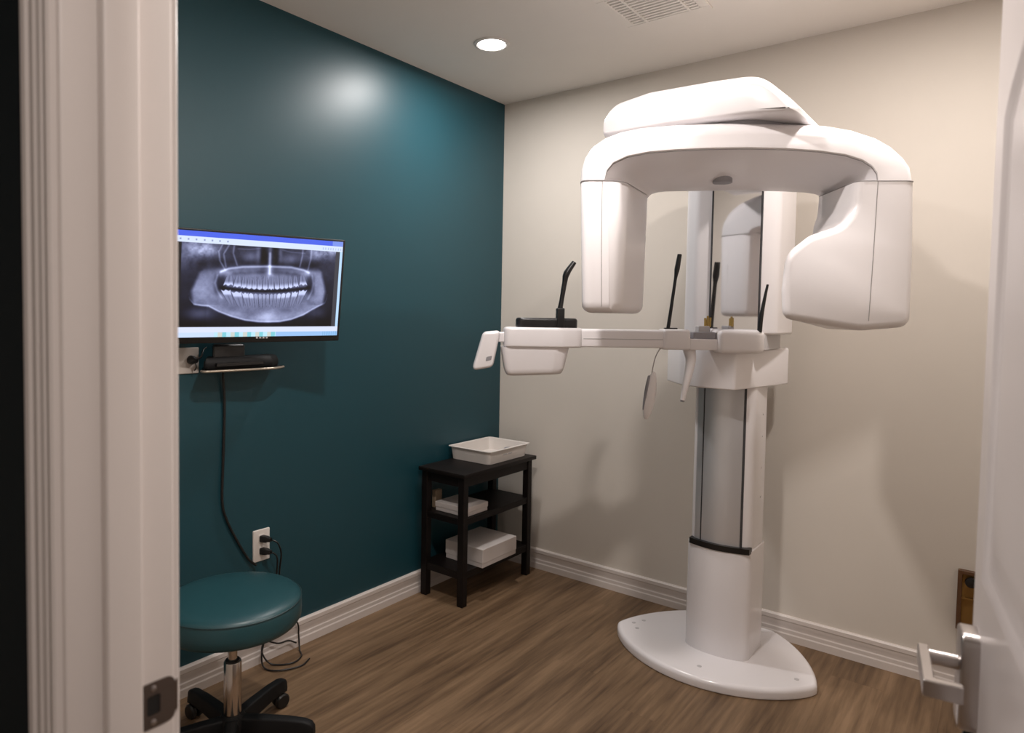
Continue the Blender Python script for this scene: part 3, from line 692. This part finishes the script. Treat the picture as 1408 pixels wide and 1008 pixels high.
# screen: fine grid whose colours draw the picture
def screen():
    nx, ny = 440, 250
    s0, s1 = -MW/2+0.008, MW/2-0.010; t0, t1 = -MHh/2+0.022, MHh/2-0.007
    sg = np.linspace(0, 1, nx); tg = np.linspace(0, 1, ny)
    Sg, Tg = np.meshgrid(sg, tg)
    # coordinates of the picture: X to the right, Y downward
    TLc, TRc, BRc, BLc = (62, 60), (1112, 145), (1066, 733), (62, 757)
    X = (1-Tg)*((1-Sg)*BLc[0]+Sg*BRc[0]) + Tg*((1-Sg)*TLc[0]+Sg*TRc[0])
    Y = (1-Tg)*((1-Sg)*BLc[1]+Sg*BRc[1]) + Tg*((1-Sg)*TLc[1]+Sg*TRc[1])
    rng = np.random.RandomState(3)
    def noise(fx, fy, seed):
        rr = np.random.RandomState(seed); g = rr.rand(fy+2, fx+2)
        xs = Sg*fx; ys = Tg*fy; xi = xs.astype(int); yi = ys.astype(int); fx_ = xs-xi; fy_ = ys-yi
        fx_ = fx_*fx_*(3-2*fx_); fy_ = fy_*fy_*(3-2*fy_)
        return (g[yi, xi]*(1-fx_)+g[yi, xi+1]*fx_)*(1-fy_) + (g[yi+1, xi]*(1-fx_)+g[yi+1, xi+1]*fx_)*fy_
    sm = lambda e0, e1, v: np.clip((v-e0)/(e1-e0), 0, 1)**2*(3-2*np.clip((v-e0)/(e1-e0), 0, 1))
    gau = lambda cx, cy, wx, wy: np.exp(-(((X-cx)/wx)**2+((Y-cy)/wy)**2))
    cloud = noise(14, 10, 1)*0.45 + noise(40, 26, 2)*0.33 + noise(110, 70, 3)*0.22
    ln = lambda pts, w: np.exp(-((Y-np.interp(X, [q[0] for q in pts], [q[1] for q in pts]))/w)**2)*sm(pts[0][0]-8, pts[0][0]+8, X)*sm(pts[-1][0]+8, pts[-1][0]-8, X)
    vl = lambda pts, w: np.exp(-((X-np.interp(Y, [q[1] for q in pts], [q[0] for q in pts]))/w)**2)*sm(pts[0][1]-8, pts[0][1]+8, Y)*sm(pts[-1][1]+8, pts[-1][1]-8, Y)
    I = 0.10 + 0.13*cloud
    # bright skull base in the upper corners
    for cx in (165, 1030): I += 0.62*gau(cx, 165, 110, 75)*(0.15+cloud)
    I += 0.34*gau(250, 190, 80, 34)*cloud*1.6 + 0.34*gau(950, 215, 70, 36)*cloud*1.6
    I -= 0.10*gau(290, 265, 90, 34) + 0.10*gau(930, 285, 70, 34)
    # jaw bone
    bx = np.array([60, 150, 158, 165, 190, 230, 270, 330, 400, 480, 560, 620, 690, 760, 840, 900, 950, 985, 998, 1005, 1012, 1120])
    by = np.array([120, 200, 430, 510, 545, 553, 556, 592, 622, 646, 656, 657, 654, 640, 610, 575, 550, 535, 500, 430, 220, 140])
    B = np.interp(X, bx, by); jaw = sm(6, -10, Y-B)
    ramus = sm(0.0, 30.0, X-np.interp(Y, [300, 330, 450, 540], [235, 205, 160, 170]))*sm(0.0, 30.0, np.interp(Y, [300, 330, 450, 540], [950, 975, 1003, 985])-X)
    body = jaw*ramus*sm(292, 345, Y)
    I = I*(1-0.35*body) + body*(0.24 + 0.16*cloud)
    I += 0.14*gau(235, 440, 62, 80)*body + 0.14*gau(950, 430, 50, 80)*body
    I += 0.26*np.exp(-((Y-B+8)/7.0)**2)*jaw*(Y > 470) + 0.10*np.exp(-((Y-B+26)/22.0)**2)*jaw*(Y > 540)
    I += 0.26*gau(612, 612, 52, 34)
    # dark air at both ends of the mouth, with the bright front edge of each ramus
    I *= 1 - 0.72*np.exp(-(((X-334)/34)**4+((Y-408)/62)**4)) - 0.72*np.exp(-(((X-886)/28)**4+((Y-415)/62)**4))
    I += 0.22*vl([(318, 345), (305, 400), (318, 450), (345, 500)], 7) + 0.20*vl([(898, 350), (905, 405), (895, 455), (868, 505)], 7)
    arch = lambda a, c: a + c*((X-610)/260)**2
    band = np.exp(-((Y-arch(451, -20))/15.0)**2)*sm(300, 255, np.abs(X-610))
    # nose and sinuses
    I -= 0.16*gau(585, 225, 34, 85) + 0.16*gau(668, 225, 34, 85)
    I -= 0.08*gau(470, 270, 80, 22) + 0.08*gau(780, 285, 80, 22)
    I += 0.17*gau(510, 232, 48, 30) + 0.17*gau(748, 250, 56, 30)
    I += 0.20*gau(555, 215, 14, 55) + 0.20*gau(690, 215, 14, 55)
    I += 0.52*vl([(626, 205), (624, 345)], 9) + 0.26*gau(624, 335, 22, 40) + 0.20*vl([(628, 140), (626, 205)], 12)
    for a in ([(350, 140), (322, 200), (330, 260), (362, 320)], [(385, 150), (350, 215), (365, 300)], [(412, 145), (405, 210), (430, 290)], [(838, 165), (832, 230), (815, 300)], [(893, 185), (888, 250), (868, 320)]):
        I += 0.22*vl(a, 5.5)
    I += 0.15*ln([(430, 182), (500, 186), (570, 180)], 4) + 0.12*ln([(700, 190), (760, 205), (850, 212)], 4)
    I += 0.46*ln([(330, 330), (380, 308), (460, 297), (620, 294), (760, 300), (840, 318), (880, 335)], 8) + 0.10*ln([(330, 345), (460, 312), (620, 308), (760, 315), (880, 350)], 18)
    I += 0.20*gau(352, 322, 30, 16) + 0.20*gau(872, 335, 26, 16)
    I -= 0.12*ln([(400, 338), (620, 330), (820, 345)], 13)
    I = np.clip(I, 0, 1)*(1-0.88*band)
    up_t = [(379, 30), (431, 25), (470, 19), (502, 17), (532, 16), (564, 17), (598, 18), (635, 19), (672, 17), (702, 15), (730, 14), (758, 15), (792, 19), (839, 27)]
    lo_t = [(366, 29), (427, 32), (478, 21), (512, 16), (541, 14), (567, 12), (591, 12), (614, 11), (637, 11), (661, 12), (685, 13), (713, 15), (744, 16), (787, 22), (838, 27)]
    for cx, w in up_t:
        e = 440 - 30*((cx-605)/240)**2; top = 350 - 2*((cx-605)/240)**2
        lx = cx + (cx-605)/260*12*(Y-e)/90
        tt = np.clip((Y-top)/(e-top), 0, 1); ww = w*(0.40+0.58*tt**0.7)
        m_ = sm(1.05, 0.80, np.abs(X-lx)/ww)*sm(top-6, top+18, Y)*sm(e+3, e-4, Y - 4*np.cos((X-lx)/w*PI*(2 if w > 18 else 1)))
        gap = np.exp(-((np.abs(X-lx)/ww-1.02)/0.10)**2)*sm(top, top+20, Y)*sm(e+2, e-6, Y)
        I = I*(1-0.45*gap)
        I = I*(1-m_) + m_*(0.50+0.40*sm(0.55, 0.95, tt)-0.14*np.exp(-((X-lx)/(0.22*ww))**2)*sm(0.9, 0.6, tt))
    for cx, w in lo_t:
        e = 472 - 26*((cx-605)/240)**2; tip = 566 - 24*((cx-605)/240)**4
        lx = cx - (cx-605)/240*34*(Y-e)/90
        tt = np.clip((tip-Y)/(tip-e), 0, 1); ww = w*(0.36+0.62*tt**0.75)
        m_ = sm(1.05, 0.80, np.abs(X-lx)/ww)*sm(tip+6, tip-16, Y)*sm(e-3, e+4, Y + 4*np.cos((X-lx)/w*PI*(2 if w > 18 else 1)))
        gap = np.exp(-((np.abs(X-lx)/ww-1.02)/0.10)**2)*sm(tip, tip-20, Y)*sm(e-2, e+6, Y)
        I = I*(1-0.40*gap)
        mol = 1.0 if abs(cx-605) > 70 else 0.35
        I = I*(1-m_) + m_*(0.46+0.10*tt+0.34*sm(0.62, 0.80, tt)*mol-0.12*np.exp(-((X-lx)/(0.22*ww))**2)*sm(0.8, 0.5, tt))
    I *= (1-0.80*sm(480, 690, Y)*(1-jaw))*(1-0.45*sm(260, 420, Y)*(1-body)*(np.abs(X-590) > 330))
    I += 0.20*gau(225, 598, 72, 38)*(1-jaw) + 0.12*gau(935, 585, 50, 35)*(1-jaw)
    I = np.clip(I, 0.02, 1)
    col = np.stack([I**1.9*0.78, I**1.9*0.86, I**1.7*1.25], -1)
    # black side margins of the picture
    col[(Sg < 0.053)] = (0.010, 0.009, 0.010)
    col[(Sg > 0.955)] = (0.05, 0.05, 0.065)
    # window frame, bars
    white = np.array([0.70, 0.80, 1.0]); blue = np.array([0.07, 0.13, 0.82])
    col[(Sg < 0.017) | (Sg > 0.982)] = (0.50, 0.72, 1.0)
    fr_ = (Tg > 0.893); col[fr_] = white
    col[Tg > 0.948] = blue
    col[(Tg > 0.954) & (Sg > 0.93)] = (0.20, 0.30, 0.85)
    ic = (Tg > 0.912) & (Tg < 0.928) & (Sg < 0.33) & ((Sg*24 % 1) < 0.22); col[ic] = (0.30, 0.36, 0.6)
    ic = (Tg > 0.905) & (Tg < 0.93) & (Sg > 0.86) & ((Sg*60 % 1) < 0.4); col[ic] = (0.45, 0.55, 0.85)
    lo_b = Tg < 0.098; col[lo_b] = (0.72, 0.78, 1.0)
    tb = Tg < 0.045; col[tb] = (0.33, 0.55, 0.90)
    tb2 = tb & (Sg > 0.24) & (Sg < 0.60); k = (np.floor(Sg*42) % 3)[..., None]
    task = np.where(k == 0, np.array([0.22, 0.62, 0.72]), np.where(k == 1, np.array([0.50, 0.80, 0.95]), np.array([0.62, 0.66, 0.62])))
    col[tb2] = task[tb2]
    col[tb & (Sg < 0.24)] = (0.60, 0.74, 1.0)
    col[tb & (Sg > 0.90) & ((Sg*70 % 1) < 0.4)] = (0.20, 0.45, 0.75)
    sm_, tm_ = s0+(s1-s0)*Sg, t0+(t1-t0)*Tg
    base = np.array(mx0)[None, None] + sm_[..., None]*np.array(MH) + tm_[..., None]*np.array(MU) + 0.0008*np.array(MN)
    v = base.reshape(-1, 3)
    idx = np.arange(nx*ny).reshape(ny, nx)
    q = np.stack([idx[:-1, :-1], idx[:-1, 1:], idx[1:, 1:], idx[1:, :-1]], -1).reshape(-1, 4)
    me = bpy.data.meshes.new('screen'); me.from_pydata(v.tolist(), [], q.tolist()); me.update()
    ca = me.color_attributes.new('picture', 'FLOAT_COLOR', 'POINT')
    ca.data.foreach_set('color', np.concatenate([col.reshape(-1, 3), np.ones((nx*ny, 1))], 1).astype(np.float32).ravel())
    return me
sm_mat = bpy.data.materials.new('lit_screen'); sm_mat.use_nodes = True
nt = sm_mat.node_tree; b = nt.nodes['Principled BSDF']; at = nt.nodes.new('ShaderNodeAttribute'); at.attribute_name = 'picture'
b.inputs['Base Color'].default_value = (0.01, 0.01, 0.01, 1); b.inputs['Roughness'].default_value = 0.35
nt.links.new(at.outputs['Color'], b.inputs['Emission Color']); b.inputs['Emission Strength'].default_value = 0.78
MT['screen'] = sm_mat
scr = link_mesh('screen', screen(), 'screen', mon, 0); scr['label'] = 'lit screen with a panoramic x-ray of teeth'

# small wall shelf with a black box under the monitor
shf = empty('wall_shelf', (0.0, -1.70, 1.187), 'thin pale-edged wall shelf under the monitor', 'shelf')
so = rounded([(0.0, -1.842, .004), (0.105, -1.905, .02), (0.125, -1.62, .04), (0.085, -1.545, .03), (0.0, -1.54, .004)], .02, 5)
zprism('shelf_board', so, 1.187, 1.1945, 'blackm', shf, 0.001, 0.001)
rim_o = [(x_, y_) for x_, y_ in so if x_ > 0.02]
tube('shelf_rim', [(x_, y_, 1.1905) for x_, y_ in rim_o], 0.0048, 'glassrim', shf, 8)
bx_ = empty('media_box', (0.06, -1.71, 1.1945), 'flat black electronics box lying on the wall shelf', 'electronics')
bo = rounded([(0.012, -1.84), (0.100, -1.895), (0.113, -1.62), (0.075, -1.565), (0.012, -1.56)], .014, 4)
secs = [[(x_, y_, z) for x_, y_ in inset(bo, d)] for z, d in ((1.1949, 0.006), (1.204, 0.0), (1.222, 0.001), (1.236, 0.008), (1.239, 0.014))]
loft('box_case', secs, 'blackm', bx_, 40)
box('front_strip', 0.095, 0.1145, -1.85, -1.66, 1.207, 1.219, 'black', bx_, 0.001, 1)
zprism('cable_block', rounded([(0.03, -1.82), (0.085, -1.85), (0.085, -1.72), (0.03, -1.70)], .01, 3), 1.2395, 1.285, 'black', bx_, 0.0, 0.01)

# upper wall plate (left of the shelf) with a jack plug
wp = empty('wall_jack_plate', (0.0, -1.90, 1.18), 'pale wall plate with a black plug beside the wall shelf', 'wall plate')
def wplate(par, y0, y1, z0, z1):
    o = rounded([(y0, z0), (y1, z0), (y1, z1), (y0, z1)], .004, 3)
    return loft('cover_plate', prism_secs(o, 0.0005, 0.0065, 0, 0.003, lambda y, z, x_: (x_, y, z), 3), 'plate', par, 30)
wplate(wp, -1.965, -1.858, 1.178, 1.272)
lathe('plug', [(0.016, 0), (0.016, 0.012), (0.011, 0.020), (0.007, 0.034)], 0, 0, 'black', wp, 16, axis=((0.006, -1.890, 1.228), (1, 0.15, -0.1)))
tube('plug_cable', spline([(0.03, -1.888, 1.226), (0.042, -1.87, 1.24), (0.03, -1.855, 1.262), (0.015, -1.835, 1.27)], 6), 0.0035, 'black', wp, 8)
tube('plug_cable', spline([(0.03, -1.888, 1.226), (0.036, -1.885, 1.205), (0.02, -1.882, 1.19)], 6), 0.0022, 'black', wp, 8)

# power outlet low on the teal wall
ol = empty('power_outlet', (0.0, -1.593, 0.412), 'white wall outlet with two black plugs behind the stool', 'outlet')
wplate(ol, -1.631, -1.555, 0.412, 0.539)['label'] = 'white cover plate'
ol.children[0].data.materials[0] = MT['white']
for z in (0.504, 0.454):
    o = rounded([(-1.608, z-0.017), (-1.579, z-0.017), (-1.579, z+0.017), (-1.608, z+0.017)], .008, 4)
    sk = loft('socket', prism_secs(o, 0.0062, 0.0078, 0, 0.0006, lambda y, q, x_: (x_, y, q), 2), 'white', ol, 30)
    for dy in (-0.006, 0.006): box('slot', 0.0077, 0.0081, -1.5935+dy-0.001, -1.5935+dy+0.001, z-0.002, z+0.009, 'hole', sk)
    pl_o = rounded([(-1.605, z-0.015), (-1.581, z-0.015), (-1.581, z+0.012), (-1.605, z+0.012)], .006, 3)
    loft('plug', [[(0.0082 + x_, y + 0.012*x_/0.04, q) for y, q in inset(pl_o, d)] for x_, d in ((0, 0), (0.022, 0.001), (0.030, 0.004), (0.042, 0.007))], 'black', ol, 40)
# cords
def cord(name, pts, rad, label):
    o = tube(name, spline(pts, 8), rad, 'black', None, 8); o['label'] = label; o['category'] = 'cord'; return o
cord('monitor_cord', [(0.045, -1.780, 1.1855), (0.018, -1.769, 1.165), (0.010, -1.758, 1.05), (0.009, -1.762, 0.87), (0.009, -1.767, 0.69), (0.010, -1.748, 0.61), (0.010, -1.708, 0.527), (0.011, -1.663, 0.447), (0.012, -1.642, 0.422), (0.016, -1.625, 0.406)], 0.0048, 'thin black cord hanging from the wall shelf down the teal wall')
cord('outlet_cord', [(0.0535, -1.575, 0.502), (0.068, -1.560, 0.487), (0.068, -1.545, 0.44), (0.05, -1.540, 0.35), (0.035, -1.51, 0.21), (0.028, -1.437, 0.115), (0.030, -1.430, 0.06), (0.05, -1.440, 0.007), (0.10, -1.47, 0.006), (0.115, -1.53, 0.006), (0.060, -1.585, 0.0065), (0.028, -1.605, 0.05), (0.026, -1.590, 0.088), (0.030, -1.53, 0.060), (0.028, -1.48, 0.052), (0.034, -1.445, 0.032)], 0.0033, 'black cord from the upper plug looping down to the floor by the baseboard')
cord('outlet_cord', [(0.0535, -1.575, 0.452), (0.064, -1.562, 0.432), (0.055, -1.556, 0.37), (0.040, -1.562, 0.25), (0.036, -1.585, 0.14), (0.042, -1.615, 0.06), (0.062, -1.62, 0.008), (0.12, -1.60, 0.006), (0.16, -1.52, 0.006), (0.14, -1.46, 0.006)], 0.0033, 'black cord from the lower plug dropping behind the stool to the floor')

# ---------------------------------------------------------------- espresso side cabinet with tray and boxes
cb = empty('side_shelf_unit', (0.17, -0.385, 0), 'dark brown wooden three-tier shelf stand in the room corner', 'shelf')
X0, X1, Y0, Y1, ZT = 0.030, 0.302, -0.686, -0.105, 0.650
LG = 0.036
for a in (X0, X1-LG):
    for c in (Y0, Y1-LG):
        box('leg', a, a+LG, c, c+LG, 0.0, ZT-0.02, 'wood', cb, 0.002, 1)
box('top_board', X0-0.008, X1+0.016, Y0-0.018, Y1+0.018, ZT-0.02, ZT, 'wood', cb, 0.003, 2)
for z0, z1, nm in ((ZT-0.07, ZT-0.02, 'apron'), (0.395, 0.415, 'shelf_rail'), (0.132, 0.157, 'shelf_rail')):
    box(nm, X0+LG, X1-LG, Y0+0.006, Y0+0.022, z0, z1, 'wood', cb); box(nm, X0+LG, X1-LG, Y1-0.022, Y1-0.006, z0, z1, 'wood', cb)
    box(nm, X0+0.006, X0+0.022, Y0+LG, Y1-LG, z0, z1, 'wood', cb); box(nm, X1-0.022, X1-0.006, Y0+LG, Y1-LG, z0, z1, 'wood', cb)
for z in (0.415, 0.157):
    box('shelf_board', X0+0.004, X1-0.004, Y0+0.004, Y1-0.004, z, z+0.012, 'wood', cb, 0.001, 1)
# tray
tr = empty('plastic_tray', (0.16, -0.29, ZT), 'white plastic tray with small dark items on the shelf stand', 'tray')
tx0, tx1, ty0, ty1 = 0.022, 0.288, -0.468, -0.120
def rect(x0, x1, y0, y1, r): return resample(rounded([(x0, y0), (x1, y0), (x1, y1), (x0, y1)], r, 5), 64)
R_ = lambda d, r: rect(tx0+d, tx1-d, ty0+d, ty1-d, r)
secs = [[(x_, y_, ZT+z) for x_, y_ in R_(d, 0.02)] for d, z in ((0.014, 0.0005), (0.010, 0.0015), (0.002, 0.064), (-0.008, 0.066), (-0.009, 0.0695), (0.002, 0.0705), (0.005, 0.068), (0.014, 0.005), (0.018, 0.004))]
loft('tray_body', secs, 'white', tr, 40)
for y_ in (-0.285, -0.33):
    box('hand_slot', tx1-0.012, tx1-0.0045, y_-0.018, y_+0.018, ZT+0.034, ZT+0.044, 'greyl', tr, 0.002, 1)
for x_ in (0.135, 0.175):
    box('hand_slot', x_-0.016, x_+0.016, ty0+0.0045, ty0+0.012, ZT+0.034, ZT+0.043, 'white', tr, 0.002, 1)
def lump(name, x_, y_, z, a, b_, h, m, label, cat, rot):
    o = []
    for k, (zz_, s) in enumerate(((0, .8), (.25, 1.0), (.7, .92), (1, .6))):
        o.append([(x_ + (a*s*math.cos(t)*math.cos(rot) - b_*s*math.sin(t)*math.sin(rot)), y_ + (a*s*math.cos(t)*math.sin(rot) + b_*s*math.sin(t)*math.cos(rot)), z+h*zz_) for t in [2*PI*j/16 for j in range(16)]])
    q = loft(name, o, m, None, 40); q['label'] = label; q['category'] = cat; return q
TZ = ZT+0.0045
lump('tray_item', 0.20, -0.335, TZ, 0.045, 0.022, 0.022, 'black', 'small black item lying in the middle of the tray', 'small item', 0.3)
lump('tray_item', 0.215, -0.20, TZ, 0.038, 0.024, 0.042, 'grey', 'dark grey item at the back of the tray', 'small item', 0.5)
lump('tray_item', 0.085, -0.385, TZ, 0.02, 0.016, 0.036, 'tan', 'small tan item in the left corner of the tray', 'small item', 0.1)
# boxes on the shelves
def carton(name, x0, x1, y0, y1, z0, z1, lidh, label, m='paper'):
    r = empty(name, ((x0+x1)/2, (y0+y1)/2, z0), label, 'box')
    box('box_body', x0, x1, y0, y1, z0, z1-lidh+0.001, m, r, 0.002, 1)
    box('box_lid', x0-0.002, x1+0.002, y0-0.002, y1+0.002, z1-lidh, z1, m, r, 0.002, 1)
    return r
carton('film_box', 0.085, 0.282, -0.642, -0.472, 0.4271, 0.472, 0.026, 'flat white box on the middle shelf of the stand')
carton('paper_box', 0.095, 0.332, -0.570, -0.288, 0.1691, 0.262, 0.07, 'larger white box on the bottom shelf of the stand')
box('tan_card_box', 0.035, 0.06, -0.615, -0.565, 0.4271, 0.515, 'tan', None, 0.002, 1, label='narrow tan card box standing on the middle shelf', category='box')

# ---------------------------------------------------------------- rolling stool
SXc, SYc = 0.397, -1.965
stl = empty('rolling_stool', (SXc, SYc, 0), 'teal vinyl rolling stool beside the door frame', 'stool')
SR = 0.215
seat = lathe('seat', [(0.03, 0.408), (SR-0.025, 0.408), (SR-0.010, 0.412), (SR-0.002, 0.424), (SR, 0.445), (SR, 0.478), (SR-0.003, 0.488), (SR-0.012, 0.4965), (SR-0.035, 0.503), (SR-0.09, 0.508), (0.06, 0.510), (0.002, 0.5105)], SXc, SYc, 'leather', stl, 72, 60)
tp = [(SXc+(SR-0.0015)*math.cos(2*PI*k/72), SYc+(SR-0.0015)*math.sin(2*PI*k/72), 0.4865) for k in range(73)]
tube('seam_piping', tp, 0.0024, 'piping', seat, 6)
lathe('seat_plate', [(0.05, 0.39), (0.09, 0.395), (0.09, 0.4085)], SXc, SYc, 'blackm', stl, 24)
lathe('piston', [(0.0145, 0.24), (0.0145, 0.395)], SXc, SYc, 'chrome', stl, 24)
lathe('gas_cylinder', [(0.012, 0.284), (0.026, 0.284), (0.0275, 0.281), (0.0275, 0.10), (0.024, 0.098)], SXc, SYc, 'chrome', stl, 32)
lathe('cylinder_cap', [(0.0155, 0.290), (0.0225, 0.289), (0.023, 0.2835), (0.0155, 0.283)], SXc, SYc, 'black', stl, 24)
lathe('hub', [(0.030, 0.045), (0.042, 0.05), (0.043, 0.095), (0.034, 0.112), (0.028, 0.112)], SXc, SYc, 'blackm', stl, 28)
for k in range(5):
    a = math.radians(35+72*k); ca, sa = math.cos(a), math.sin(a)
    secs = []
    for r, zc, hw, hh in ((0.03, 0.078, 0.024, 0.027), (0.10, 0.081, 0.023, 0.026), (0.18, 0.083, 0.021, 0.024), (0.235, 0.080, 0.020, 0.023), (0.258, 0.074, 0.019, 0.022), (0.268, 0.070, 0.013, 0.016)):
        o = rounded([(-hw, -hh, .006), (hw, -hh, .006), (hw*0.75, hh, .008), (-hw*0.75, hh, .008)], .006, 3)
        secs.append([(SXc + r*ca - p*sa, SYc + r*sa + p*ca, zc+q) for p, q in o])
    loft('base_arm', secs, 'blackm', stl, 45)
    cx_, cy_ = SXc+0.245*ca, SYc+0.245*sa
    cs = lathe('caster', [(0.008, 0.0), (0.008, 0.012), (0.008, 0.06)], 0, 0, 'black', stl, 10, axis=((cx_, cy_, 0.005), (0, 0, 1)))
    t = a + 0.7 + 0.5*k; ax = Vector((math.cos(t), math.sin(t), 0))
    for s in (-1, 1):
        lathe('caster_wheel', [(0.006, 0), (0.022, 0.0), (0.026, 0.003), (0.026, 0.013), (0.021, 0.018), (0.004, 0.019)], 0, 0, 'black', cs, 22, axis=(Vector((cx_, cy_, 0.0262)) + ax*s*0.004, ax*s))

# ---------------------------------------------------------------- open brass box on the back wall, beside the door edge
wb = empty('wall_service_box', (2.24, 0.0, 0.242), 'small brown and brass recessed box on the beige wall by the door edge', 'wall box')
wx0, wx1, wz0, wz1 = 2.182, 2.302, 0.242, 0.469
bm = bmesh.new()
for a in ((wx0, wx0+0.014, wz0, wz1), (wx1-0.014, wx1, wz0, wz1), (wx0+0.014, wx1-0.014, wz0, wz0+0.014), (wx0+0.014, wx1-0.014, wz1-0.014, wz1)):
    bm_box(bm, a[0], a[1], -0.022, -0.0005, a[2], a[3], 0.001, 1)
bm_obj('box_frame', bm, 'brown', wb)
box('back_panel', wx0+0.013, wx1-0.013, -0.006, -0.0008, wz0+0.013, wz1-0.013, 'brass', wb)
box('cross_bar', wx0+0.014, wx1-0.014, -0.018, -0.006, 0.360, 0.366, 'brass', wb)
lathe('knob', [(0.012, 0), (0.012, 0.012), (0.02, 0.018), (0.018, 0.028), (0.004, 0.031)], 0, 0, 'black', wb, 18, axis=((wx0+0.042, -0.006, 0.430), (0, -1, 0)))
